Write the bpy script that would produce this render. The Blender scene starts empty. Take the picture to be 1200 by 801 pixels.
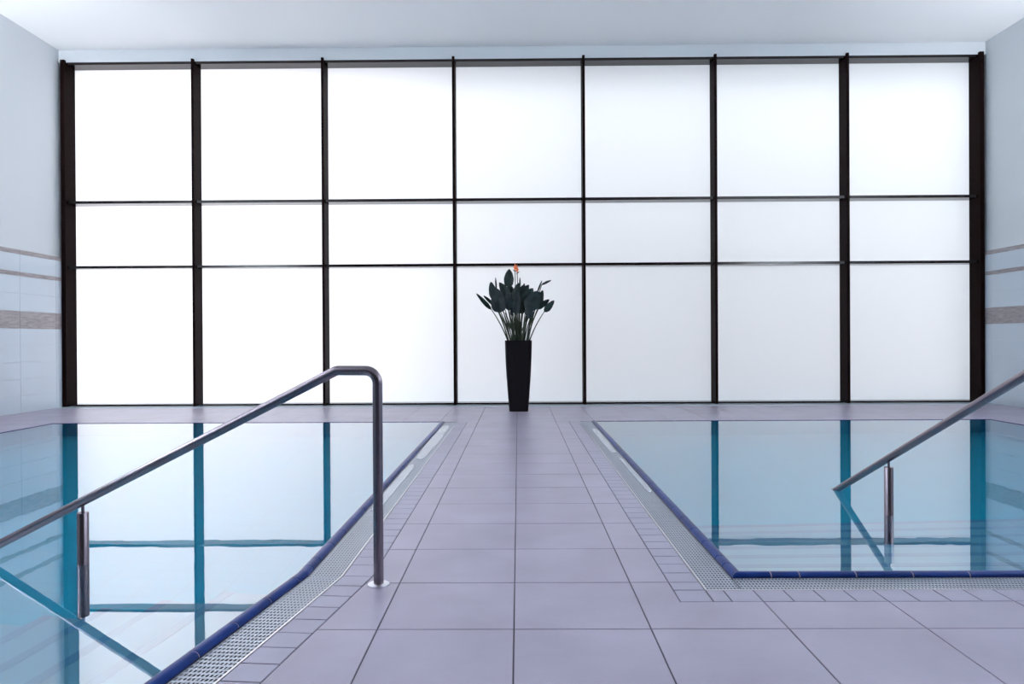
import bpy, bmesh, math, random
from mathutils import Vector, Matrix, noise
random.seed(7)
scene = bpy.context.scene
COL = scene.collection

# ------------------------------------------------------------------ camera
CAM_H = 1.0555
yaw, pitch, roll = 0.00865, -0.00327, -0.0055
fw = Vector((-math.sin(yaw) * math.cos(pitch), math.cos(yaw) * math.cos(pitch), math.sin(pitch)))
rt = Vector((math.cos(yaw), math.sin(yaw), 0))
up = rt.cross(fw)
r2 = rt * math.cos(roll) + up * math.sin(roll)
u2 = -rt * math.sin(roll) + up * math.cos(roll)
cd = bpy.data.cameras.new('camera')
cd.sensor_width = 36
cd.lens = 839.2 * 36 / 1200
cd.clip_start = 0.05
cam = bpy.data.objects.new('camera', cd)
COL.objects.link(cam)
m = Matrix((r2, u2, -fw)).transposed().to_4x4()
m.translation = (0, 0, CAM_H)
cam.matrix_world = m
scene.camera = cam

# ------------------------------------------------------------------ world and added fill lamps
w = bpy.data.worlds.new('overcast_sky')
scene.world = w
w.use_nodes = True
bg = w.node_tree.nodes['Background']
bg.inputs[0].default_value = (0.94, 0.955, 1.0, 1)
bg.inputs[1].default_value = 3.1

def area(name, loc, rot, sx, sy, watts, color):
    l = bpy.data.lights.new(name, 'AREA')
    l.shape = 'RECTANGLE'; l.size = sx; l.size_y = sy
    l.energy = watts; l.color = color
    o = bpy.data.objects.new(name, l)
    COL.objects.link(o)
    o.location = loc; o.rotation_euler = rot
    return o
# unseen fill lamps added along both side walls to brighten ceiling and room
FILL_W = 860
FILL_COLOR = (0.88, 0.93, 1.0)
area('ceiling_fill_lamp', (-7.27, 3.4, 3.12), (math.pi, math.radians(-40), 0), 0.16, 8.6, FILL_W, FILL_COLOR)
area('ceiling_fill_lamp', (7.36, 3.4, 3.12), (math.pi, math.radians(40), 0), 0.16, 8.6, FILL_W, FILL_COLOR)

vs = scene.view_settings
vs.view_transform = 'Standard'; vs.look = 'None'; vs.gamma = 1; vs.exposure = 0.0
vs.use_curve_mapping = False

# ------------------------------------------------------------------ materials
def mat(name, color, rough=0.5, metal=0.0, spec=0.5, var=0.0, vscale=3.0, bump=0.0, bscale=60.0, color2=None, stretch=None):
    mt = bpy.data.materials.new(name); mt.use_nodes = True
    nt = mt.node_tree; b = nt.nodes['Principled BSDF']
    b.inputs['Base Color'].default_value = (*color, 1)
    b.inputs['Roughness'].default_value = rough
    b.inputs['Metallic'].default_value = metal
    b.inputs['Specular IOR Level'].default_value = spec
    if var or bump:
        tc = nt.nodes.new('ShaderNodeTexCoord')
        mp = nt.nodes.new('ShaderNodeMapping')
        geo = nt.nodes.new('ShaderNodeNewGeometry')
        nt.links.new(geo.outputs['Position'], mp.inputs[0])
        if stretch: mp.inputs['Scale'].default_value = stretch
    if var:
        n = nt.nodes.new('ShaderNodeTexNoise'); n.inputs['Scale'].default_value = vscale
        n.inputs['Detail'].default_value = 6
        nt.links.new(mp.outputs[0], n.inputs['Vector'])
        cr = nt.nodes.new('ShaderNodeValToRGB')
        c2 = color2 or tuple(max(0, c * (1 + var)) for c in color)
        c1 = tuple(c * (1 - var) for c in color)
        cr.color_ramp.elements[0].position = 0.32; cr.color_ramp.elements[0].color = (*c1, 1)
        cr.color_ramp.elements[1].position = 0.68; cr.color_ramp.elements[1].color = (*c2, 1)
        nt.links.new(n.outputs['Fac'], cr.inputs[0])
        nt.links.new(cr.outputs[0], b.inputs['Base Color'])
    if bump:
        n2 = nt.nodes.new('ShaderNodeTexNoise'); n2.inputs['Scale'].default_value = bscale
        n2.inputs['Detail'].default_value = 3
        nt.links.new(mp.outputs[0], n2.inputs['Vector'])
        bp = nt.nodes.new('ShaderNodeBump'); bp.inputs['Strength'].default_value = bump
        bp.inputs['Distance'].default_value = 0.01
        nt.links.new(n2.outputs['Fac'], bp.inputs['Height'])
        nt.links.new(bp.outputs[0], b.inputs['Normal'])
    return mt

M = {}
M['tile'] = mat('floor_tile_lavender_grey', (0.335, 0.305, 0.395), 0.36, spec=0.6, var=0.10, vscale=2.2, bump=0.04, bscale=25)
M['border'] = mat('border_tile_lavender_grey', (0.32, 0.30, 0.395), 0.38, var=0.06, vscale=3.0)
M['grout'] = mat('dark_grout', (0.10, 0.09, 0.115), 0.8)
M['plaster'] = mat('white_plaster', (0.70, 0.735, 0.765), 0.75, spec=0.2, bump=0.03, bscale=30)
M['ceiling'] = mat('white_ceiling_lightened', (0.92, 0.925, 0.93), 0.8, spec=0.2)  # paler than the wall plaster, standing in for stronger light on the ceiling
M['wall_tile'] = mat('white_wall_tile', (0.55, 0.625, 0.70), 0.22, var=0.015, vscale=2)
M['wall_grout'] = mat('pale_wall_grout', (0.66, 0.70, 0.74), 0.8)
M['band'] = mat('grey_brown_band_tile', (0.30, 0.27, 0.28), 0.4, var=0.22, vscale=6, stretch=(1, 1.2, 7))
M['brown'] = mat('dark_brown_metal', (0.010, 0.0045, 0.0045), 0.5, spec=0.02)
M['brown_gloss'] = mat('glossy_dark_brown_metal', (0.007, 0.003, 0.003), 0.17, spec=0.42)
M['joint'] = mat('grey_silicone', (0.16, 0.15, 0.15), 0.6)
M['steel'] = mat('brushed_steel', (0.21, 0.18, 0.21), 0.27, metal=1.0, bump=0.02, bscale=300, stretch=(1, 1, 0.05))
M['steel_light'] = mat('bright_steel_profile', (0.80, 0.80, 0.84), 0.30, metal=1.0)
M['grate'] = mat('wet_steel_grate', (0.45, 0.49, 0.57), 0.34, metal=0.7, spec=0.5)
M['gutter'] = mat('dark_wet_channel', (0.03, 0.03, 0.045), 0.3)
M['blue'] = mat('cobalt_glazed_tile', (0.009, 0.031, 0.155), 0.28, spec=0.10, var=0.12, vscale=9)
M['coping_grout'] = mat('pinkish_grout', (0.55, 0.42, 0.42), 0.8)
M['back'] = mat('dark_added_back_wall', (0.10, 0.085, 0.085), 0.6, var=0.1, vscale=2)  # unseen wall, made dark to dim the rails and near floor
M['planter'] = mat('black_planter', (0.004, 0.003, 0.004), 0.32, spec=0.25)
M['film'] = mat('water_film', (0.30, 0.34, 0.42), 0.06, spec=0.6, bump=0.15, bscale=7)
M['soil'] = mat('dark_soil', (0.012, 0.009, 0.007), 0.95, bump=0.5, bscale=80)
M['leaf'] = mat('dark_green_leaf', (0.016, 0.040, 0.040), 0.38, var=0.3, vscale=8, spec=0.4)
M['leaf_lit'] = mat('front_lit_leaf', (0.022, 0.043, 0.050), 0.42, var=0.35, vscale=9, spec=0.4)  # bluish light on the front leaves put into the colour
M['stalk'] = mat('green_stalk', (0.016, 0.032, 0.014), 0.5)
M['petal'] = mat('orange_petal', (0.85, 0.16, 0.02), 0.5)
M['petal2'] = mat('blue_petal', (0.05, 0.06, 0.25), 0.5)
M['spathe'] = mat('dark_flower_sheath', (0.02, 0.035, 0.025), 0.5)
M['ground'] = mat('pale_bounce_ground', (0.58, 0.53, 0.53), 0.9, var=0.1, vscale=3)  # made-up ground, its tint chosen for the light on the panes
M['shade_wall'] = mat('pale_shade_wall', (0.62, 0.65, 0.66), 0.9, var=0.15, vscale=1.0)  # for the unseen wall that dims the right-hand panes
M['housing'] = mat('white_fill_housing', (0.8, 0.8, 0.8), 0.5)

# basin tile : turquoise mosaic with grout grid (far below water: pieces cannot be told apart)
def mosaic(name, c1, c2, cg):
    mt = bpy.data.materials.new(name); mt.use_nodes = True
    nt = mt.node_tree; b = nt.nodes['Principled BSDF']
    geo = nt.nodes.new('ShaderNodeNewGeometry')
    br = nt.nodes.new('ShaderNodeTexBrick')
    br.offset = 0; br.inputs['Scale'].default_value = 4
    br.inputs['Brick Width'].default_value = 1; br.inputs['Row Height'].default_value = 0.5
    br.inputs['Mortar Size'].default_value = 0.012
    br.inputs['Color1'].default_value = (*c1, 1); br.inputs['Color2'].default_value = (*c2, 1)
    br.inputs['Mortar'].default_value = (*cg, 1)
    nt.links.new(geo.outputs['Position'], br.inputs['Vector'])
    nt.links.new(br.outputs['Color'], b.inputs['Base Color'])
    b.inputs['Roughness'].default_value = 0.5
    return mt
M['basin'] = mosaic('turquoise_pool_tile', (0.04, 0.58, 0.76), (0.04, 0.56, 0.74), (0.05, 0.50, 0.68))
M['step'] = mat('pale_step_tile', (0.20, 0.50, 0.68), 0.5, var=0.04, vscale=3)
M['nosing'] = mat('blue_step_nosing', (0.12, 0.36, 0.58), 0.4)

def pane_material():
    mt = bpy.data.materials.new('frosted_glass'); mt.use_nodes = True
    nt = mt.node_tree; nt.nodes.clear()
    out = nt.nodes.new('ShaderNodeOutputMaterial')
    tr = nt.nodes.new('ShaderNodeBsdfTranslucent'); tr.inputs[0].default_value = (0.90, 0.91, 0.92, 1)
    di = nt.nodes.new('ShaderNodeBsdfDiffuse'); di.inputs[0].default_value = (0.85, 0.86, 0.87, 1)
    mx = nt.nodes.new('ShaderNodeMixShader'); mx.inputs[0].default_value = 0.12
    nt.links.new(tr.outputs[0], mx.inputs[1]); nt.links.new(di.outputs[0], mx.inputs[2])
    nt.links.new(mx.outputs[0], out.inputs[0])
    return mt
M['pane'] = pane_material()
def clear_material():
    mt = bpy.data.materials.new('clear_glass_back'); mt.use_nodes = True
    nt = mt.node_tree; nt.nodes.clear()
    out = nt.nodes.new('ShaderNodeOutputMaterial')
    t = nt.nodes.new('ShaderNodeBsdfTransparent')
    nt.links.new(t.outputs[0], out.inputs[0])
    return mt
M['pane_back'] = clear_material()

def water_material(name, ior, absorb, density, bump):
    mt = bpy.data.materials.new(name); mt.use_nodes = True
    nt = mt.node_tree; nt.nodes.clear()
    out = nt.nodes.new('ShaderNodeOutputMaterial')
    rf = nt.nodes.new('ShaderNodeBsdfRefraction'); rf.inputs['IOR'].default_value = 1.33
    rf.inputs['Roughness'].default_value = 0.0
    gl = nt.nodes.new('ShaderNodeBsdfGlossy'); gl.inputs['Roughness'].default_value = 0.0
    gl.inputs['Color'].default_value = (1, 1, 1, 1)
    fr = nt.nodes.new('ShaderNodeFresnel'); fr.inputs['IOR'].default_value = ior
    mx = nt.nodes.new('ShaderNodeMixShader')
    geo = nt.nodes.new('ShaderNodeNewGeometry')
    mp = nt.nodes.new('ShaderNodeMapping'); mp.inputs['Scale'].default_value = (1.0, 1.6, 1.0)
    n = nt.nodes.new('ShaderNodeTexNoise'); n.inputs['Scale'].default_value = 4.5; n.inputs['Detail'].default_value = 1.5
    bp = nt.nodes.new('ShaderNodeBump'); bp.inputs['Strength'].default_value = bump; bp.inputs['Distance'].default_value = 0.01
    nt.links.new(geo.outputs['Position'], mp.inputs[0]); nt.links.new(mp.outputs[0], n.inputs['Vector'])
    nt.links.new(n.outputs['Fac'], bp.inputs['Height'])
    for s in (rf, gl, fr): nt.links.new(bp.outputs[0], s.inputs['Normal'])
    # strong mirror from the air side, plain water from below
    mi = nt.nodes.new('ShaderNodeMix'); mi.data_type = 'FLOAT'
    mi.inputs[2].default_value = ior; mi.inputs[3].default_value = 1.33
    nt.links.new(geo.outputs['Backfacing'], mi.inputs[0]); nt.links.new(mi.outputs[0], fr.inputs['IOR'])
    ma = nt.nodes.new('ShaderNodeMath'); ma.operation = 'MULTIPLY_ADD'
    ma.inputs[1].default_value = 0.86; ma.inputs[2].default_value = 0.12
    mb = nt.nodes.new('ShaderNodeMix'); mb.data_type = 'FLOAT'
    nt.links.new(fr.outputs[0], ma.inputs[0]); nt.links.new(geo.outputs['Backfacing'], mb.inputs[0])
    nt.links.new(ma.outputs[0], mb.inputs[2]); nt.links.new(fr.outputs[0], mb.inputs[3])
    nt.links.new(mb.outputs[0], mx.inputs[0]); nt.links.new(rf.outputs[0], mx.inputs[1]); nt.links.new(gl.outputs[0], mx.inputs[2])
    nt.links.new(mx.outputs[0], out.inputs[0])
    va = nt.nodes.new('ShaderNodeVolumeAbsorption'); va.inputs[0].default_value = (*absorb, 1); va.inputs[1].default_value = density
    nt.links.new(va.outputs[0], out.inputs['Volume'])
    return mt
M['water'] = water_material('clear_pool_water', 2.4, (0.20, 0.80, 0.92), 0.40, 0.012)

# ------------------------------------------------------------------ helpers
def link(name, me, m_, parent=None):
    if m_ is not None and not me.materials: me.materials.append(M[m_])
    o = bpy.data.objects.new(name, me)
    COL.objects.link(o)
    if parent: o.parent = parent
    return o
def obj(name, bm, m_, parent=None, smooth=False):
    bmesh.ops.recalc_face_normals(bm, faces=bm.faces)
    me = bpy.data.meshes.new(name); bm.to_mesh(me); bm.free()
    if smooth:
        for p in me.polygons: p.use_smooth = True
        me.set_sharp_from_angle(angle=math.radians(40))
    return link(name, me, m_, parent)
def tag(o, label=None, cat=None, group=None, kind=None):
    if label: o['label'] = label
    if cat: o['category'] = cat
    if group: o['group'] = group
    if kind: o['kind'] = kind
    return o
def empty(name, loc=(0, 0, 0)):
    o = bpy.data.objects.new(name, None); COL.objects.link(o); o.location = loc
    o.empty_display_size = 0.1
    return o
def box(bm, x0, x1, y0, y1, z0, z1, bev=0.0):
    g = bmesh.ops.create_cube(bm, size=1.0)
    for v in g['verts']:
        v.co = Vector(((x0 + x1) / 2 + v.co.x * (x1 - x0), (y0 + y1) / 2 + v.co.y * (y1 - y0), (z0 + z1) / 2 + v.co.z * (z1 - z0)))
    if bev:
        es = {e for v in g['verts'] for e in v.link_edges}
        bmesh.ops.bevel(bm, geom=list(es), offset=bev, segments=1, affect='EDGES')
def boxobj(name, b, m_, parent=None, bev=0.0):
    bm = bmesh.new(); box(bm, *b, bev=bev); return obj(name, bm, m_, parent)
def prism(bm, pts, z0, z1, bev=0.0):
    """vertical prism over polygon pts; bev chamfers the top rim"""
    n = len(pts)
    lo = [bm.verts.new((x, y, z0)) for x, y in pts]
    if bev:
        mid = [bm.verts.new((x, y, z1 - bev)) for x, y in pts]
        ins = inset(pts, bev)
        hi = [bm.verts.new((x, y, z1)) for x, y in ins]
        rings = [lo, mid, hi]
    else:
        hi = [bm.verts.new((x, y, z1)) for x, y in pts]
        rings = [lo, hi]
    for a, b in zip(rings[:-1], rings[1:]):
        for i in range(n):
            bm.faces.new((a[i], a[(i + 1) % n], b[(i + 1) % n], b[i]))
    bm.faces.new(hi)
def inset(pts, d):
    """offset a counter-clockwise polygon inwards by d"""
    n = len(pts); out = []
    for i in range(n):
        p0, p1, p2 = Vector(pts[i - 1]), Vector(pts[i]), Vector(pts[(i + 1) % n])
        a = (p1 - p0).normalized(); b = (p2 - p1).normalized()
        na = Vector((-a.y, a.x)); nb = Vector((-b.y, b.x))
        k = na + nb
        den = 1 + na.dot(nb)
        out.append(tuple(p1 + k * (d / max(den, 0.2))))
    return out
def clip(poly, x0, x1, y0, y1):
    def half(ps, inside, inter):
        out = []
        for i in range(len(ps)):
            a, b = ps[i - 1], ps[i]
            ia, ib = inside(a), inside(b)
            if ia != ib: out.append(inter(a, b))
            if ib: out.append(b)
        return out
    def ix(x): return lambda a, b: (x, a[1] + (b[1] - a[1]) * (x - a[0]) / (b[0] - a[0]))
    def iy(y): return lambda a, b: (a[0] + (b[0] - a[0]) * (y - a[1]) / (b[1] - a[1]), y)
    for ins, it in ((lambda p: p[0] >= x0, ix(x0)), (lambda p: p[0] <= x1, ix(x1)), (lambda p: p[1] >= y0, iy(y0)), (lambda p: p[1] <= y1, iy(y1))):
        poly = half(poly, ins, it)
        if len(poly) < 3: return []
    out = []
    for p in poly:
        if not out or (abs(p[0] - out[-1][0]) + abs(p[1] - out[-1][1])) > 1e-5: out.append(p)
    if len(out) > 1 and (abs(out[0][0] - out[-1][0]) + abs(out[0][1] - out[-1][1])) < 1e-5: out.pop()
    return out if len(out) >= 3 else []
def parea(p): return 0.5 * sum(p[i - 1][0] * p[i][1] - p[i][0] * p[i - 1][1] for i in range(len(p)))
def fillet(pts, radii, n=8):
    out = [Vector(pts[0])]
    for i in range(1, len(pts) - 1):
        p0, p1, p2 = Vector(pts[i - 1]), Vector(pts[i]), Vector(pts[i + 1])
        r = radii[i - 1]
        a = (p0 - p1).normalized(); b = (p2 - p1).normalized()
        ang = a.angle(b)
        if r <= 0: out.append(p1); continue
        t = r / math.tan(ang / 2)
        s, e = p1 + a * t, p1 + b * t
        bis = (a + b).normalized(); c = p1 + bis * (r / math.sin(ang / 2))
        va, vb = s - c, e - c
        th = va.angle(vb)
        for k in range(n + 1):
            f = k / n
            out.append(c + (va * math.sin((1 - f) * th) + vb * math.sin(f * th)) / math.sin(th))
    out.append(Vector(pts[-1]))
    return out
def tube(bm, pts, radii, seg=16, caps=True):
    pts = [Vector(p) for p in pts]
    if not isinstance(radii, (list, tuple)): radii = [radii] * len(pts)
    t0 = (pts[1] - pts[0]).normalized()
    ref = Vector((0, 0, 1)) if abs(t0.z) < 0.9 else Vector((1, 0, 0))
    n = t0.cross(ref).normalized()
    rings = []
    for i, p in enumerate(pts):
        if i == 0: t = t0
        elif i == len(pts) - 1: t = (pts[i] - pts[i - 1]).normalized()
        else: t = ((pts[i] - pts[i - 1]).normalized() + (pts[i + 1] - pts[i]).normalized()).normalized()
        n = (n - t * n.dot(t)).normalized(); b = t.cross(n)
        rings.append([bm.verts.new(p + (n * math.cos(a) + b * math.sin(a)) * radii[i]) for a in [2 * math.pi * k / seg for k in range(seg)]])
    for a, b in zip(rings[:-1], rings[1:]):
        for k in range(seg):
            bm.faces.new((a[k], a[(k + 1) % seg], b[(k + 1) % seg], b[k]))
    if caps:
        bm.faces.new(rings[0]); bm.faces.new(rings[-1])

# ------------------------------------------------------------------ plan dimensions (metres)
XL, XR = -7.40, 7.49            # faces of the tiled side walls
YF = 9.20                        # far end of both pools
FIN_Y, LINTEL_Y, GLASS_Y = 11.55, 11.60, 11.85
CEIL = 5.80
YB = -6.0                        # added, unseen back wall
GX0, GY0, GT = -0.021, 2.609, 0.5
KINK = Vector((-0.792, 3.205))
DL = Vector((-0.1455, -1.0)).normalized()      # direction of the bent pool edge towards the camera
NL = Vector((-abs(DL.y), abs(DL.x)))           # points into the left pool
RX, RY = 0.780, 3.012                          # outer grate lines of the right pool
def left_pt(o, s):
    """point at offset o into the left pool; s<0: along straight edge beyond the kink, s>0: along the bent part"""
    tx = KINK.x - o
    # mitre: intersection of x = tx with the offset bent line
    base = KINK + NL * o
    k = (tx - base.x) / DL.x
    mit = base + DL * k
    if s >= 0: return mit + DL * s
    return Vector((tx, mit.y - s))
LY_END = -0.6
def left_end(o): 
    b = left_pt(o, 0); return (b.y - LY_END) / -DL.y

# ------------------------------------------------------------------ room shell
st = lambda o: tag(o, kind='structure')
ceil = st(boxobj('ceiling', (-7.75, 7.85, YB - 0.3, 12.25, CEIL, CEIL + 0.3), 'ceiling'))
wl = st(boxobj('wall_left', (-7.75, XL - 0.05, YB - 0.3, 12.25, -0.3, CEIL), 'plaster'))
wr = st(boxobj('wall_right', (XR + 0.05, 7.85, YB - 0.3, 12.25, -0.3, CEIL), 'plaster'))
wb = st(boxobj('wall_back', (XL - 0.05, XR + 0.05, YB - 0.3, YB, -0.3, CEIL), 'back'))  # added out of view to keep the room dark behind the camera
lint = st(boxobj('wall_window_head', (XL - 0.05, XR + 0.05, LINTEL_Y, 12.25, 5.600, CEIL), 'plaster'))

# tiled lower part of the side walls
ROWS = [(0.0, 0.252), (0.252, 0.504), (0.504, 0.756), (0.756, 1.008), (1.008, 1.260), (1.260, 1.520, 'b'), (1.520, 1.780), (1.780, 2.040), (2.040, 2.103, 'b'), (2.103, 2.365), (2.365, 2.432, 'b')]
YJ = [11.548, 11.41]
while YJ[-1] > 5.2: YJ.append(YJ[-1] - 0.827)
def wall_tiles(parent, xf, xb, s):
    bk = boxobj('tile_backing', (min(xb, xf - s * 0.008), max(xb, xf - s * 0.008), YB, 11.549, 0, 2.430), 'wall_grout', parent)
    for row in ROWS:
        for ya, yb in zip(YJ[:-1], YJ[1:]):
            g = 0.0015
            b = len(row) == 3
            boxobj('band_tile' if b else 'wall_tile', (min(xf, xf - s * 0.0075), max(xf, xf - s * 0.0075), yb + g, ya - g, row[0] + g, row[1] - g), 'band' if b else 'wall_tile', parent, bev=0.001)
wall_tiles(wl, XL, XL - 0.05, 1)
wall_tiles(wr, XR, XR + 0.05, -1)

# ------------------------------------------------------------------ floor : screed bed with tiles as parts
bm = bmesh.new()
BED = -0.004
prism(bm, [(left_pt(-0.0, left_end(0)).x, LY_END), (XR + .05, LY_END), (XR + .05, RY), (RX, RY), (RX, YF), tuple(left_pt(0, -(YF - left_pt(0, 0).y))), tuple(left_pt(0, 0))], -0.25, BED)
prism(bm, [(XL - .05, YF + 0.03), (XR + .05, YF + 0.03), (XR + .05, 11.308), (XL - .05, 11.308)], -0.25, BED)
prism(bm, [(RX, YF), (RX, YF + .03), (left_pt(0, 0).x, YF + .03), (left_pt(0, 0).x, YF)], -0.25, BED)
prism(bm, [(XL - .05, LY_END), (-6.05, LY_END), (-6.05, YF + .03), (XL - .05, YF + .03)], -0.25, BED)
prism(bm, [(6.05, RY), (XR + .05, RY), (XR + .05, YF + .03), (6.05, YF + .03)], -0.25, BED)
prism(bm, [(XL - .05, YB), (XR + .05, YB), (XR + .05, LY_END), (XL - .05, LY_END)], -0.25, BED)
floor = st(obj('floor', bm, 'grout'))
OB = -0.134  # outer offset of the border tile strip
b0 = left_pt(OB, 0)
regions = [
    [(left_pt(OB, (b0.y + 0.4) / -DL.y).x, -0.4), (XR, -0.4), (XR, RY - 0.134), (RX - 0.134, RY - 0.134), (RX - 0.134, YF + .03), (b0.x, YF + .03), tuple(b0)],
    [(XL, YF + 0.03), (XR, YF + 0.03), (XR, 11.30), (XL, 11.30)],
    [(XL, 5.0), (-6.05, 5.0), (-6.05, YF + .03), (XL, YF + .03)],
    [(6.05, 5.0), (XR, 5.0), (XR, YF + .03), (6.05, YF + .03)]]
tile_cache = {}
def add_tile(poly, name, m_):
    if abs(parea(poly)) < 0.0008: return
    if parea(poly) < 0: poly = poly[::-1]
    p = inset(poly, 0.0026)
    if parea(p) < 0.0004: return
    c = (sum(q[0] for q in p) / len(p), sum(q[1] for q in p) / len(p))
    key = (m_, tuple((round(q[0] - c[0], 4), round(q[1] - c[1], 4)) for q in p))
    if key in tile_cache:
        o = bpy.data.objects.new(name, tile_cache[key]); COL.objects.link(o); o.parent = floor
    else:
        b = bmesh.new(); prism(b, [(q[0] - c[0], q[1] - c[1]) for q in p], -0.012, 0.0, bev=0.0012)
        o = obj(name, b, m_, floor); tile_cache[key] = o.data
    o.location = (c[0], c[1], random.uniform(-0.0003, 0.0003))
for ri, rg in enumerate(regions):
    for i in range(-17, 18):
        for j in range(-8, 20):
            x0, y0 = GX0 + i * GT, GY0 + j * GT
            q = clip(rg, x0, x0 + GT, y0, y0 + GT)
            if q: add_tile(q, 'floor_tile', 'tile')
# border strips of small tiles beside the gutters
def border_quad(a0, a1, b1, b0_): add_tile([tuple(a0), tuple(a1), tuple(b1), tuple(b0_)], 'border_tile', 'border')
j = 0
kin, kout = left_pt(0, 0), left_pt(OB, 0)
ys = [GY0 + 0.125 * k for k in range(0, 60) if kin.y + 0.03 < GY0 + 0.125 * k < YF - 0.02] + [YF + 0.03]
prev_in, prev_out = kin, kout
for y in ys:
    a, b = Vector((kin.x, y)), Vector((kout.x, y))
    border_quad(prev_in, prev_out, b, a); prev_in, prev_out = a, b
prev_in, prev_out = kin, kout
for k in range(1, 29):
    a = left_pt(0, 0) + DL * 0.125 * k; b = left_pt(OB, 0) + DL * 0.125 * k
    border_quad(prev_out, prev_in, a, b); prev_in, prev_out = a, b
ys = [RY - 0.134, RY] + [GY0 + 0.125 * k for k in range(0, 60) if RY + 0.03 < GY0 + 0.125 * k < YF - 0.02] + [YF + 0.03]
for ya, yb in zip(ys[:-1], ys[1:]):
    border_quad((RX - 0.134, ya), (RX, ya), (RX, yb), (RX - 0.134, yb))
xs = [RX] + [GX0 + 0.125 * k for k in range(0, 70) if RX + 0.05 < GX0 + 0.125 * k < 6.0] + [6.05]
for xa, xb in zip(xs[:-1], xs[1:]):
    border_quad((xa, RY - 0.134), (xb, RY - 0.134), (xb, RY), (xa, RY))
# sill strip below the glazing
sill = st(boxobj('trim_1', (XL - .05, XR + .05, 11.318, 12.25, -0.25, 0.003), 'wall_tile'))

# ------------------------------------------------------------------ gutters : channel, steel edge, grates
def strip(name, m_, path_lo, path_hi, z0, z1):
    bm = bmesh.new()
    for k in range(len(path_lo) - 1):
        q = [tuple(path_lo[k]), tuple(path_lo[k + 1]), tuple(path_hi[k + 1]), tuple(path_hi[k])]
        if parea(q) < 0: q = q[::-1]
        prism(bm, q, z0, z1)
    return obj(name, bm, m_)
S_FAR = lambda o: -(YF + 0.02 - left_pt(o, 0).y)
lp = lambda o: [left_pt(o, S_FAR(o)), left_pt(o, 0), left_pt(o, left_end(o))]
def rp(o): return [Vector((RX + o, YF + 0.02)), Vector((RX + o, RY + o)), Vector((6.05, RY + o))]
for n_, f in (('trim_2', lp), ('trim_3', rp)):
    st(strip(n_, 'gutter', f(0.0), f(0.165), -0.25, -0.10))
for n_, f in (('trim_4', lp), ('trim_5', rp)):
    st(strip(n_, 'steel_light', f(0.0008), f(0.0085), -0.10, 0.0005))
for n_, f in (('trim_6', lp), ('trim_7', rp)):
    st(strip(n_, 'steel', f(0.1545), f(0.1595), -0.10, -0.001))

def grate(c00, c10, c11, c01, nu, label, group, nv=10):
    """perforated panel: u along the gutter, v across; bilinear corners"""
    bm = bmesh.new()
    cen = (c00 + c10 + c11 + c01) / 4
    def P(u, v, z):
        p = c00 * (1 - u) * (1 - v) + c10 * u * (1 - v) + c11 * u * v + c01 * (1 - u) * v - cen
        return (p.x, p.y, z)
    zt, zb = -0.003, -0.0055
    fu, fv = (0.21, 0.22) if nv > 6 else (0.22, 0.20)
    us = []; vs_ = []
    for i in range(nu): us += [i / nu, (i + fu) / nu, (i + 1 - fu) / nu]
    us.append(1.0)
    for j in range(nv): vs_ += [j / nv, (j + fv) / nv, (j + 1 - fv) / nv]
    vs_.append(1.0)
    V = [[bm.verts.new(P(u, v, zt)) for v in vs_] for u in us]
    for i in range(len(us) - 1):
        for j in range(len(vs_) - 1):
            if i % 3 == 1 and j % 3 == 1:
                q = (V[i][j], V[i + 1][j], V[i + 1][j + 1], V[i][j + 1])
                w_ = [bm.verts.new((a.co.x, a.co.y, zb)) for a in q]
                for k in range(4): bm.faces.new((q[k], w_[k], w_[(k + 1) % 4], q[(k + 1) % 4]))
            else:
                bm.faces.new((V[i][j], V[i][j + 1], V[i + 1][j + 1], V[i + 1][j]))
    # rim
    bt = [V[0][j] for j in range(len(vs_))] + [V[i][-1] for i in range(1, len(us))] + [V[-1][j] for j in range(len(vs_) - 2, -1, -1)] + [V[i][0] for i in range(len(us) - 2, 0, -1)]
    lo = [bm.verts.new((a.co.x, a.co.y, -0.025)) for a in bt]
    for k in range(len(bt)): bm.faces.new((bt[k], lo[k], lo[(k + 1) % len(bt)], bt[(k + 1) % len(bt)]))
    me = bpy.data.meshes.new('gutter_grate')
    bm.normal_update(); bm.to_mesh(me); bm.free()
    o = link('gutter_grate', me, 'grate'); o.location = (cen.x, cen.y, 0)
    tag(o, label, 'grate', group)
    # cleats the panel rests on
    return o
GA, GB = 0.010, 0.153
PL = 1.23
ORD = ['first', 'second', 'third', 'fourth', 'fifth']
def left_pos(o, d): return left_pt(o, d)
n_ = 5
SL = [-(YF + 0.015 - KINK.y) + (YF + 0.015 - KINK.y) * k / n_ for k in range(n_ + 1)]
for k in range(n_):
    s0, s1 = SL[k], SL[k + 1]
    def pt(o, s): return left_pt(o, 0) if abs(s) < 1e-6 else Vector((left_pt(o, 0).x, KINK.y - s))
    e = 0.002
    grate(pt(GA, s0 + e), pt(GA, s1 if k == n_ - 1 else s1 - e), pt(GB, s1 if k == n_ - 1 else s1 - e), pt(GB, s0 + e), 44,
          ORD[k] + ' wet perforated gutter grate from the window deck, along the pool with the bent edge', 'gutter grates on the straight edge of the bent pool')
for k in range(3):
    s0, s1 = PL * k, PL * (k + 1)
    e = 0.002 if k else 0.0
    grate(left_pt(GA, s0 + e), left_pt(GA, s1 - .002), left_pt(GB, s1 - .002), left_pt(GB, s0 + e), 44,
          ORD[k] + ' perforated gutter grate from the bend at the handrail post, along the angled edge', 'gutter grates on the bent pool edge')
n_ = 5
y0g, y1g = RY + GA, YF + 0.015
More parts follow.
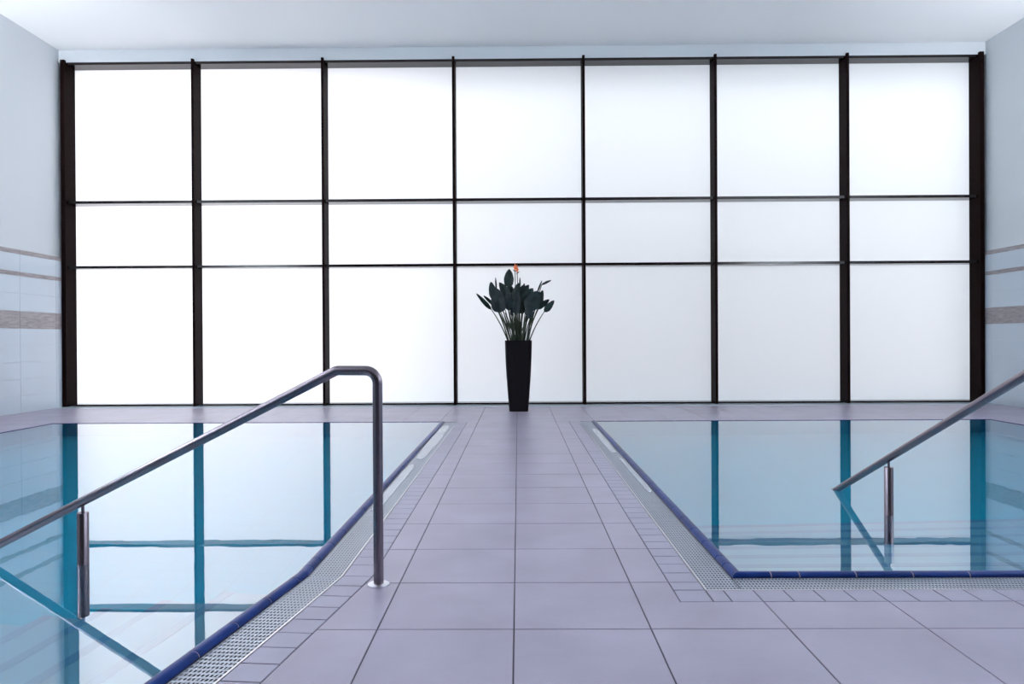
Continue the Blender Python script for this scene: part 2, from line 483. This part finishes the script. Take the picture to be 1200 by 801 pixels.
for k in range(n_):
    a = y0g + (y1g - y0g) * k / n_; b = y0g + (y1g - y0g) * (k + 1) / n_
    e = 0.002
    grate(Vector((RX + GA, b - e)), Vector((RX + GA, a + e)), Vector((RX + GB, a + e)), Vector((RX + GB, b - e)), 44,
          ORD[k] + ' perforated gutter grate from the tiled corner, between walkway and square-cornered pool', 'gutter grates on the walkway edge of the square pool')
x0g, x1g = RX + GB + 0.006, 6.05
for k in range(4):
    a = x0g + (x1g - x0g) * k / 4; b = x0g + (x1g - x0g) * (k + 1) / 4
    e = 0.002
    grate(Vector((a + e, RY + GA)), Vector((b - e, RY + GA)), Vector((b - e, RY + GB)), Vector((a + e, RY + GB)), 86,
          ORD[k] + ' perforated steel grate from the square pool corner, along its stepped edge', 'gutter grates on the stepped edge of the square pool', 5)

# thin films of overflow water lying on the far grates
def film(x0, x1, y0, y1, seed, label):
    bm = bmesh.new(); N = 60
    ring = []
    cx, cy = (x0 + x1) / 2, (y0 + y1) / 2
    for k in range(N):
        a = 2 * math.pi * k / N
        ca, sa = math.cos(a), math.sin(a)
        sx = math.copysign(abs(ca) ** 0.45, ca); sy = math.copysign(abs(sa) ** 0.45, sa)
        wob = 0.88 + 0.22 * noise.noise(Vector((ca * 2.5 + seed, sa * 6, 0)))
        ring.append((cx + sx * wob * (x1 - x0) / 2, cy + sy * (0.95 + 0.05 * noise.noise(Vector((ca * 3, sa * 3, seed)))) * (y1 - y0) / 2))
    prism(bm, ring, -0.0028, -0.0006, bev=0.0008)
    o = obj('water_film', bm, 'film', None, True)
    tag(o, label, 'water', kind='stuff')
film(-0.944, -0.830, 6.3, 8.9, 1.0, 'thin film of overflow water lying on the grate of the bent-edged pool')
film(-0.944, -0.865, 4.4, 6.1, 4.0, 'narrow film of overflow water on the grate nearer the handrail')
film(0.850, 0.930, 6.6, 8.5, 2.5, 'thin film of overflow water lying on the grate of the square-cornered pool')
film(0.885, 0.931, 4.9, 6.4, 6.0, 'narrow film of overflow water on the grate of the square-cornered pool')

# ------------------------------------------------------------------ blue coping tiles
PROF = [(0.160, -0.06), (0.160, 0.000), (0.163, 0.008), (0.170, 0.0145), (0.181, 0.0165), (0.195, 0.0160), (0.207, 0.0105), (0.214, 0.001), (0.216, -0.06)]
def run_tiles(parent, P0, d, nrm, lens, skew0=0.0, skew1=0.0):
    """coping along a straight run from P0 (offset-0 line), direction d, pool normal nrm"""
    s = 0.0
    tot = sum(lens)
    bm = bmesh.new()
    def ring(sv, sk, shrink):
        return [(P0 + d * (sv + sk * o) + nrm * o, z) for o, z in [((0.188 + (o - 0.188) * (1 - shrink * 1.5)), z - (shrink * 0.03 if z > 0 else 0)) for o, z in PROF]]
    def body(bm, s0, s1, k0, k1, sh):
        ra = [bm.verts.new((p.x, p.y, z)) for p, z in ring(s0, k0, sh)]
        rb = [bm.verts.new((p.x, p.y, z)) for p, z in ring(s1, k1, sh)]
        n = len(ra)
        for k in range(n - 1): bm.faces.new((ra[k], ra[k + 1], rb[k + 1], rb[k]))
        bm.faces.new(ra); bm.faces.new(rb)
    body(bm, 0, tot, skew0, skew1, 0.06)
    obj('grout_bed', bm, 'coping_grout', parent, smooth=True)
    for k, L in enumerate(lens):
        b = bmesh.new()
        body(b, s + 0.003, s + L - 0.003, skew0 if k == 0 else 0, skew1 if k == len(lens) - 1 else 0, 0)
        obj('coping_tile', b, 'blue', parent, smooth=True)
        s += L
def lens_for(tot, first=()):
    out = list(first); r = tot - sum(first)
    n = int(r / 0.25)
    out += [0.25] * n
    if r - n * 0.25 > 0.03: out.append(r - n * 0.25)
    return out
cop_l = tag(empty('trim_8'), kind='structure')
mk = left_pt(0.0, 0)
# skew of the mitre (shift along run per metre of offset)
m1 = left_pt(0.2, 0)
sk_s = (m1.y - mk.y) / 0.2
run_tiles(cop_l, Vector((KINK.x, KINK.y)), Vector((0, 1)), Vector((-1, 0)), lens_for(YF - KINK.y, (0.10, 0.12)), sk_s, 0)
sk_b = ((m1 - mk).dot(DL)) / 0.2
run_tiles(cop_l, Vector((KINK.x, KINK.y)), DL, NL, lens_for(3.7, (0.10,)), sk_b, 0)
cop_r = tag(empty('trim_9'), kind='structure')
run_tiles(cop_r, Vector((RX, RY)), Vector((0, 1)), Vector((1, 0)), lens_for(YF - RY, (0.31, 0.12)), 1.0, 0)
run_tiles(cop_r, Vector((RX, RY)), Vector((1, 0)), Vector((0, 1)), lens_for(6.05 - RX, (0.335, 0.125)), 1.0, 0)
# flush blue edge at the far end and along the outer sides of the pools
edge = tag(empty('trim_10'), kind='structure')
def edge_run(x0, x1, y0, y1):
    L = max(x1 - x0, y1 - y0); n = int(round(L / 0.25))
    for k in range(n):
        if x1 - x0 > y1 - y0: b_ = (x0 + L * k / n + .002, x0 + L * (k + 1) / n - .002, y0, y1)
        else: b_ = (x0, x1, y0 + L * k / n + .002, y0 + L * (k + 1) / n - .002)
        boxobj('edge_tile', (*b_, -0.06, 0.006), 'blue', edge, bev=0.004)
edge_run(-6.05, KINK.x - 0.216, YF, YF + 0.028)
edge_run(RX + 0.216, 6.05, YF, YF + 0.028)
edge_run(-6.05, -6.02, 0.0, YF)
edge_run(6.02, 6.05, RY + 0.22, YF)

# ------------------------------------------------------------------ basins, steps, water
DEPTH = -1.30
lw0 = left_pt(0.2, 0); lwe = left_pt(0.2, left_end(0.2))
polyL = [(-6.035, LY_END), (lwe.x, LY_END), tuple(lw0), (lw0.x, YF + 0.012), (-6.035, YF + 0.012)]
polyR = [(RX + 0.2, RY + 0.2), (6.035, RY + 0.2), (6.035, YF + 0.012), (RX + 0.2, YF + 0.012)]
def basin(poly, name, label):
    bm = bmesh.new()
    out = inset(poly, -0.034)
    n = len(poly)
    A = [bm.verts.new((x, y, -0.055)) for x, y in poly]
    B = [bm.verts.new((x, y, DEPTH)) for x, y in poly]
    Cc = [bm.verts.new((x, y, DEPTH - 0.12)) for x, y in out]
    D = [bm.verts.new((x, y, -0.055)) for x, y in out]
    for a, b in ((A, B), (Cc, D), (D, A)):
        for i in range(n): bm.faces.new((a[i], a[(i + 1) % n], b[(i + 1) % n], b[i]))
    bm.faces.new(B); bm.faces.new(Cc)
    o = obj(name, bm, 'basin'); return tag(o, label, 'pool', kind='structure')
bl = basin(polyL, 'pool_basin', 'turquoise tiled pool basin with the bent edge and long handrail')
br_ = basin(polyR, 'pool_basin', 'turquoise tiled pool basin with the square corner beside the walkway')
# submerged steps
def steps(parent, P0, d, nrm, length, n):
    for k in range(n):
        o0, o1 = 0.20 + 0.30 * k, 0.20 + 0.30 * (k + 1)
        z = -0.17 - 0.155 * k
        q = [P0 + nrm * o0, P0 + d * length + nrm * o0, P0 + d * length + nrm * o1, P0 + nrm * o1]
        q = [tuple(v) for v in q]
        if parea(q) < 0: q = q[::-1]
        b = bmesh.new(); prism(b, q, DEPTH + 0.002, z, bev=0.004)
        s = obj('step', b, 'step', parent)
        q = [P0 + nrm * (o1 - 0.045), P0 + d * length + nrm * (o1 - 0.045), P0 + d * length + nrm * (o1 + 0.004), P0 + nrm * (o1 + 0.004)]
        q = [tuple(v) for v in q]
        if parea(q) < 0: q = q[::-1]
        b = bmesh.new(); prism(b, q, z - 0.05, z + 0.003)
        obj('nosing', b, 'nosing', s)
steps(bl, left_pt(0, 0) + DL * 0.12, DL, NL, 3.2, 6)
steps(br_, Vector((RX + 0.205, RY)), Vector((1, 0)), Vector((0, 1)), 4.8, 6)
def water(poly, label):
    bm = bmesh.new(); prism(bm, inset(poly, -0.008), DEPTH - 0.01, 0.002)
    n = len(poly)
    bm.faces.new(list(reversed([v for v in bm.verts][:n])))
    o = obj('pool_water', bm, 'water')
    tag(o, label, 'water', kind='stuff')
water(polyL, 'still water of the pool with the bent edge, mirroring the window')
water(polyR, 'still turquoise water of the square-cornered pool, mirroring the window')

# ------------------------------------------------------------------ glazed wall
win = tag(empty('window_1', (0, GLASS_Y, 0)), kind='structure')
def wpart(name, b, m_, bev=0.0):
    b2 = (b[0], b[1], b[2] - GLASS_Y, b[3] - GLASS_Y, b[4], b[5])
    return boxobj(name, b2, m_, win, bev)
FX = [(-7.400, -7.331), (-5.272, -5.232), (-3.164, -3.124), (-1.046, -1.004), (1.055, 1.096), (3.176, 3.217), (5.294, 5.336), (7.419, 7.489)]
for i, (a, b) in enumerate(FX):
    wpart('mullion', (a, b, FIN_Y, GLASS_Y - 0.012, 0.0, 5.630), 'brown', 0.003)
TZ = [(0.010, 0.036), (2.248, 2.292), (3.302, 3.348), (5.558, 5.600)]
for (a, b), (c, d) in zip(FX[:-1], FX[1:]):
    for z0, z1 in TZ:
        wpart('transom', (b, c, FIN_Y + 0.05, GLASS_Y - 0.015, z0, z1), 'brown_gloss')
pane_me = {}
ZP = [(0.006, 2.265), (2.277, 3.322), (3.334, 5.575)]
XC = [XL - 0.05] + [(a + b) / 2 for a, b in FX[1:-1]] + [XR + 0.05]
for i in range(7):
    for z0, z1 in ZP:
        bm = bmesh.new()
        box(bm, XC[i] + 0.006, XC[i + 1] - 0.006, 0.0, 0.012, z0, z1)
        o = obj('pane', bm, None, win)
        o.data.materials.append(M['pane']); o.data.materials.append(M['pane_back'])
        for p in o.data.polygons:
            p.material_index = 0 if p.normal.y < -0.9 else 1
    for za in (2.265, 3.322, 5.575):
        wpart('glazing_joint', (XC[i] + 0.006, XC[i + 1] - 0.006, GLASS_Y - 0.004, GLASS_Y + 0.012, za, za + (0.012 if za < 5 else 0.025)), 'joint')
for x in XC[1:-1]:
    wpart('glazing_joint', (x - 0.006, x + 0.006, GLASS_Y - 0.004, GLASS_Y + 0.012, 0.004, 5.6), 'joint')

# ------------------------------------------------------------------ handrails
def handrail(base, direction, slope_pts, label, post_at):
    """base: deck foot (x, y); direction: unit 2-D vector into the pool; slope_pts: (distance, height) of the inclined tube"""
    r = 0.0215
    t = empty('handrail', (base[0], base[1], 0))
    tag(t, label, 'handrail', 'stainless handrails leading down into the pools')
    D = Vector((direction[0], direction[1], 0)).normalized()
    H = 0.925
    pts = [Vector((0, 0, 0.004)), Vector((0, 0, H)), D * slope_pts[0][0] + Vector((0, 0, H)), D * slope_pts[1][0] + Vector((0, 0, slope_pts[1][1]))]
    path = fillet(pts, [0.055, 0.05], 10)
    b = bmesh.new(); tube(b, path, r, 24); obj('rail', b, 'steel', t, True)
    b = bmesh.new()
    tube(b, [(0, 0, 0.0), (0, 0, 0.006), (0, 0, 0.0085), (0, 0, 0.0086)], [0.047, 0.047, 0.043, 0.025], 28)
    obj('base_flange', b, 'steel_light', t, True)
    s0, s1 = slope_pts
    f = (post_at - s0[0]) / (s1[0] - s0[0]); zr = H + (s1[1] - H) * f
    p = D * post_at
    b = bmesh.new(); tube(b, [p + Vector((0, 0, zr - 0.052)), p + Vector((0, 0, zr - 0.012))], 0.007, 12)
    obj('support_pin', b, 'steel', t, True)
    b = bmesh.new()
    tube(b, [p + Vector((0, 0, -1.25)), p + Vector((0, 0, zr - 0.055)), p + Vector((0, 0, zr - 0.0525)), p + Vector((0, 0, zr - 0.052))], [0.0255, 0.0255, 0.024, 0.010], 20)
    obj('support_post', b, 'steel', t, True)
    return t
dl = Vector((-1.462, 0.295)).normalized()
handrail((-0.608, 3.083), dl, [(0.19, 0.925), (2.18, -0.03)], 'stainless steel handrail with flanged post on the walkway tiles, sloping into the pool', 1.492)
handrail((2.2, 2.905), (0, 1), [(0.15, 0.925), (2.12, -0.02)], 'stainless steel handrail sloping into the square-cornered pool over its steps', 1.372)

# ------------------------------------------------------------------ planter with bird of paradise
PX, PY = 0.003, 10.64
pl = empty('potted_bird_of_paradise', (PX, PY, 0))
tag(pl, 'tall tapered black planter with dark bird of paradise plant before the frosted window', 'plant')
bm = bmesh.new()
prof = [(0.0, 0.138), (0.012, 0.140), (0.25, 0.158), (0.52, 0.177), (0.80, 0.191), (1.03, 0.197), (1.045, 0.196)]
def rsq(h, c):
    k = h - c
    return [(h, -k), (h, k), (k, h), (-k, h), (-h, k), (-h, -k), (-k, -h), (k, -h)]
rings = []
for z, h in prof: rings.append([bm.verts.new((x, y, z)) for x, y in rsq(h, 0.022)])
rings.append([bm.verts.new((x, y, 1.045)) for x, y in rsq(0.180, 0.02)])
rings.append([bm.verts.new((x, y, 0.97)) for x, y in rsq(0.176, 0.02)])
for a, b in zip(rings[:-1], rings[1:]):
    for k in range(8): bm.faces.new((a[k], a[(k + 1) % 8], b[(k + 1) % 8], b[k]))
bm.faces.new(list(reversed(rings[0])))
obj('planter', bm, 'planter', pl)
bm = bmesh.new()
prism(bm, rsq(0.177, 0.02), 0.94, 1.0)
obj('soil', bm, 'soil', pl)

def zc(zx, zy, dy): return Vector(((zx - 457) * 0.001583, dy, 1.045 + (745 - zy) * 0.001583))
def leaf(base, tip, width, depth, turn, foot, bend=0.12, fold=0.35):
    """paddle blade from base to tip with a stalk down to foot; turn (deg) rotates the blade about its rib"""
    b0_, t0_ = zc(*base, depth[0]), zc(*tip, depth[1])
    w_ = width * 0.001583 * 0.5
    ax = t0_ - b0_; L = ax.length; a = ax.normalized()
    side = a.cross(Vector((0, 1, 0))).normalized()
    side = Matrix.Rotation(math.radians(turn), 3, a) @ side
    nrm = side.cross(a)
    N = 12
    bm = bmesh.new()
    rows = []
    for i in range(N + 1):
        s = i / N
        wd = w_ * (1 + 0.16 * noise.noise(Vector((s * 5, base[0] * .1, 0)))) * 1.15 * (math.sin(math.pi * min(1, s ** 0.75)) ** 0.65 if 0 < s < 1 else 0.0) + 0.003
        c = b0_ + a * (L * s) + nrm * (bend * L * (s * s - s))
        row = []
        for k in (-1, -0.55, 0, 0.55, 1):
            wave = 0.05 * wd * math.sin(9 * s + 2 * k)
            row.append(bm.verts.new(c + side * (k * wd) + nrm * (abs(k) * wd * fold + wave)))
        rows.append(row)
    for r0, r1 in zip(rows[:-1], rows[1:]):
        for k in range(4): bm.faces.new((r0[k], r0[k + 1], r1[k + 1], r1[k]))
    bmesh.ops.solidify(bm, geom=bm.faces[:], thickness=0.003)
    lf = obj('leaf', bm, 'leaf_lit' if depth[0] < -0.07 else 'leaf', pl, True)
    f0 = Vector((foot[0], foot[1], 0.985))
    mid = (f0 + b0_) / 2 + Vector(((b0_.x - f0.x) * -0.12, 0, 0.03))
    pts = []
    end = b0_ + a * (L * 0.15)
    for i in range(9):
        s = i / 8
        pts.append(f0 * (1 - s) ** 2 + mid * 2 * s * (1 - s) + b0_ * s * s)
    pts.append(end)
    bm = bmesh.new(); tube(bm, pts, [0.011 - 0.006 * i / 9 for i in range(10)], 7)
    obj('stalk', bm, 'stalk', lf, True)
    return lf
LV = [((205, 455), (66, 305), 34, (-.02, -.05), 20), ((245, 425), (130, 320), 30, (.05, .08), 30), ((232, 365), (200, 193), 66, (.0, .02), -10),
      ((285, 490), (262, 262), 120, (-.14, -.10), 8), ((368, 245), (375, 72), 78, (.03, .05), 5), ((385, 350), (282, 203), 66, (-.03, -.05), 15),
      ((415, 370), (462, 208), 62, (-.05, -.03), -10), ((432, 505), (455, 300), 66, (-.15, -.12), 10), ((470, 340), (558, 222), 62, (.04, .05), -12),
      ((500, 400), (596, 258), 80, (-.02, -.02), 8), ((545, 470), (640, 285), 120, (-.13, -.10), -8), ((648, 450), (688, 275), 58, (.0, .0), 25),
      ((636, 455), (748, 366), 46, (-.06, -.08), 25), ((700, 480), (793, 374), 50, (.0, -.04), -15), ((680, 222), (772, 178), 22, (.08, .10), 40),
      ((545, 430), (568, 550), 62, (-.16, -.20), 5), ((350, 400), (312, 235), 70, (.06, .08), -20), ((330, 440), (245, 290), 80, (-.08, -.10), -12),
      ((565, 440), (520, 260), 80, (.08, .09), 15), ((600, 450), (610, 300), 90, (.05, .05), -5), ((450, 430), (405, 270), 70, (.08, .1), 10),
      ((372, 470), (352, 300), 66, (-.10, -.10), -15), ((250, 265), (244, 150), 11, (.1, .1), 0), ((474, 240), (474, 150), 11, (.12, .12), 0),
      ((503, 262), (516, 205), 14, (.1, .1), 0), ((640, 290), (683, 180), 12, (.1, .1), 0), ((402, 520), (392, 440), 26, (-.1, -.12), 30),
      ((300, 440), (330, 280), 74, (-.02, -.02), 12), ((420, 480), (385, 330), 64, (.02, .0), -25), ((500, 500), (470, 330), 60, (.03, .02), 20), ((560, 470), (555, 290), 76, (.0, .02), 18),
      ((620, 430), (655, 290), 66, (-.06, -.07), -14), ((270, 430), (225, 310), 50, (.04, .05), 18), ((470, 300), (520, 215), 40, (.1, .12), 10), ((405, 300), (360, 215), 46, (.06, .08), 0)]
for i, (b, t, wd, dp, tn) in enumerate(LV):
    fx = -0.15 + 0.30 * (b[0] - 200) / 500 + random.uniform(-.02, .02)
    fy = max(-0.14, min(0.14, dp[0] + random.uniform(-.03, .03)))
    leaf(b, t, wd, dp, tn, (max(-.155, min(.155, fx)), fy))
# extra bare stalks filling the clump
for k in range(9):
    fx = random.uniform(-.12, .12); top = zc(random.uniform(330, 600), random.uniform(470, 520), random.uniform(-.06, .08))
    f0 = Vector((fx * 0.8, random.uniform(-.1, .1), 0.985))
    bm = bmesh.new(); tube(bm, [f0, f0 * .5 + top * .5 + Vector((-.02 if fx > 0 else .02, 0, 0)), top], [.011, .009, .006], 7)
    obj('stalk', bm, 'stalk', pl, True)
def flower(hx, hy, lean, foot, dy):
    h = zc(hx, hy, dy)
    fl = empty('flower', (0, 0, 0)); fl.parent = pl
    f0 = Vector((foot, 0.02, 0.985))
    bm = bmesh.new(); tube(bm, [f0, (f0 + h) / 2 + Vector((0, 0, 0.02)), h], [.009, .007, .006], 7); obj('flower_stem', bm, 'stalk', fl, True)
    bm = bmesh.new(); tube(bm, [h + Vector((.012 * lean, 0, -.012)), h + Vector((-.012 * lean, 0, 0)), h + Vector((-.035 * lean, 0, .018))], [.007, .009, .001], 8); obj('sheath', bm, 'spathe', fl, True)
    for dx, hh, mm in ((0.0, .115, 'petal'), (.022, .09, 'petal'), (-.014, .07, 'petal')):
        bm = bmesh.new()
        tube(bm, [h, h + Vector((dx * .5, 0, hh * .5)), h + Vector((dx * 1.4 * lean, 0, hh))], [.005, .014, .001], 6)
        obj('petal', bm, mm, fl, True)
flower(430, 92, 1, -0.03, 0.0)
flower(449, 108, -1, 0.02, 0.04)

# ------------------------------------------------------------------ troughs added for the unseen fill lamps on the side walls
for x0, x1 in ((-7.45, -7.17), (7.26, 7.54)):
    t = empty('ceiling_fill_trough', ((x0 + x1) / 2, 3.4, 3.0))
    tag(t, 'long white trough of an added, unseen fill lamp on the wall beside the ' + ('bent-edged' if x0 < 0 else 'square-cornered') + ' pool', 'lamp', 'added ceiling fill lamps')
    bm = bmesh.new()
    xc = (x0 + x1) / 2
    box(bm, x0 - xc, x1 - xc, -4.4, 4.4, 0.0, 0.02)
    box(bm, x0 - xc, x0 - xc + 0.02, -4.4, 4.4, 0.02, 0.14)
    box(bm, x1 - xc - 0.02, x1 - xc, -4.4, 4.4, 0.02, 0.14)
    obj('trough', bm, 'housing', t)

# ------------------------------------------------------------------ unseen outside, added to light and shade the frosted glass
st(boxobj('bounce_ground_outside', (-40, 40, 12.25, 60, -0.5, -0.3), 'ground'))  # unseen ground, added to bounce sky light onto the glass
st(boxobj('wall_shade_added', (-2.6, 16.0, 14.8, 15.2, -0.3, 7.6), 'shade_wall'))  # unseen wall, added to block sky from the right-hand panes
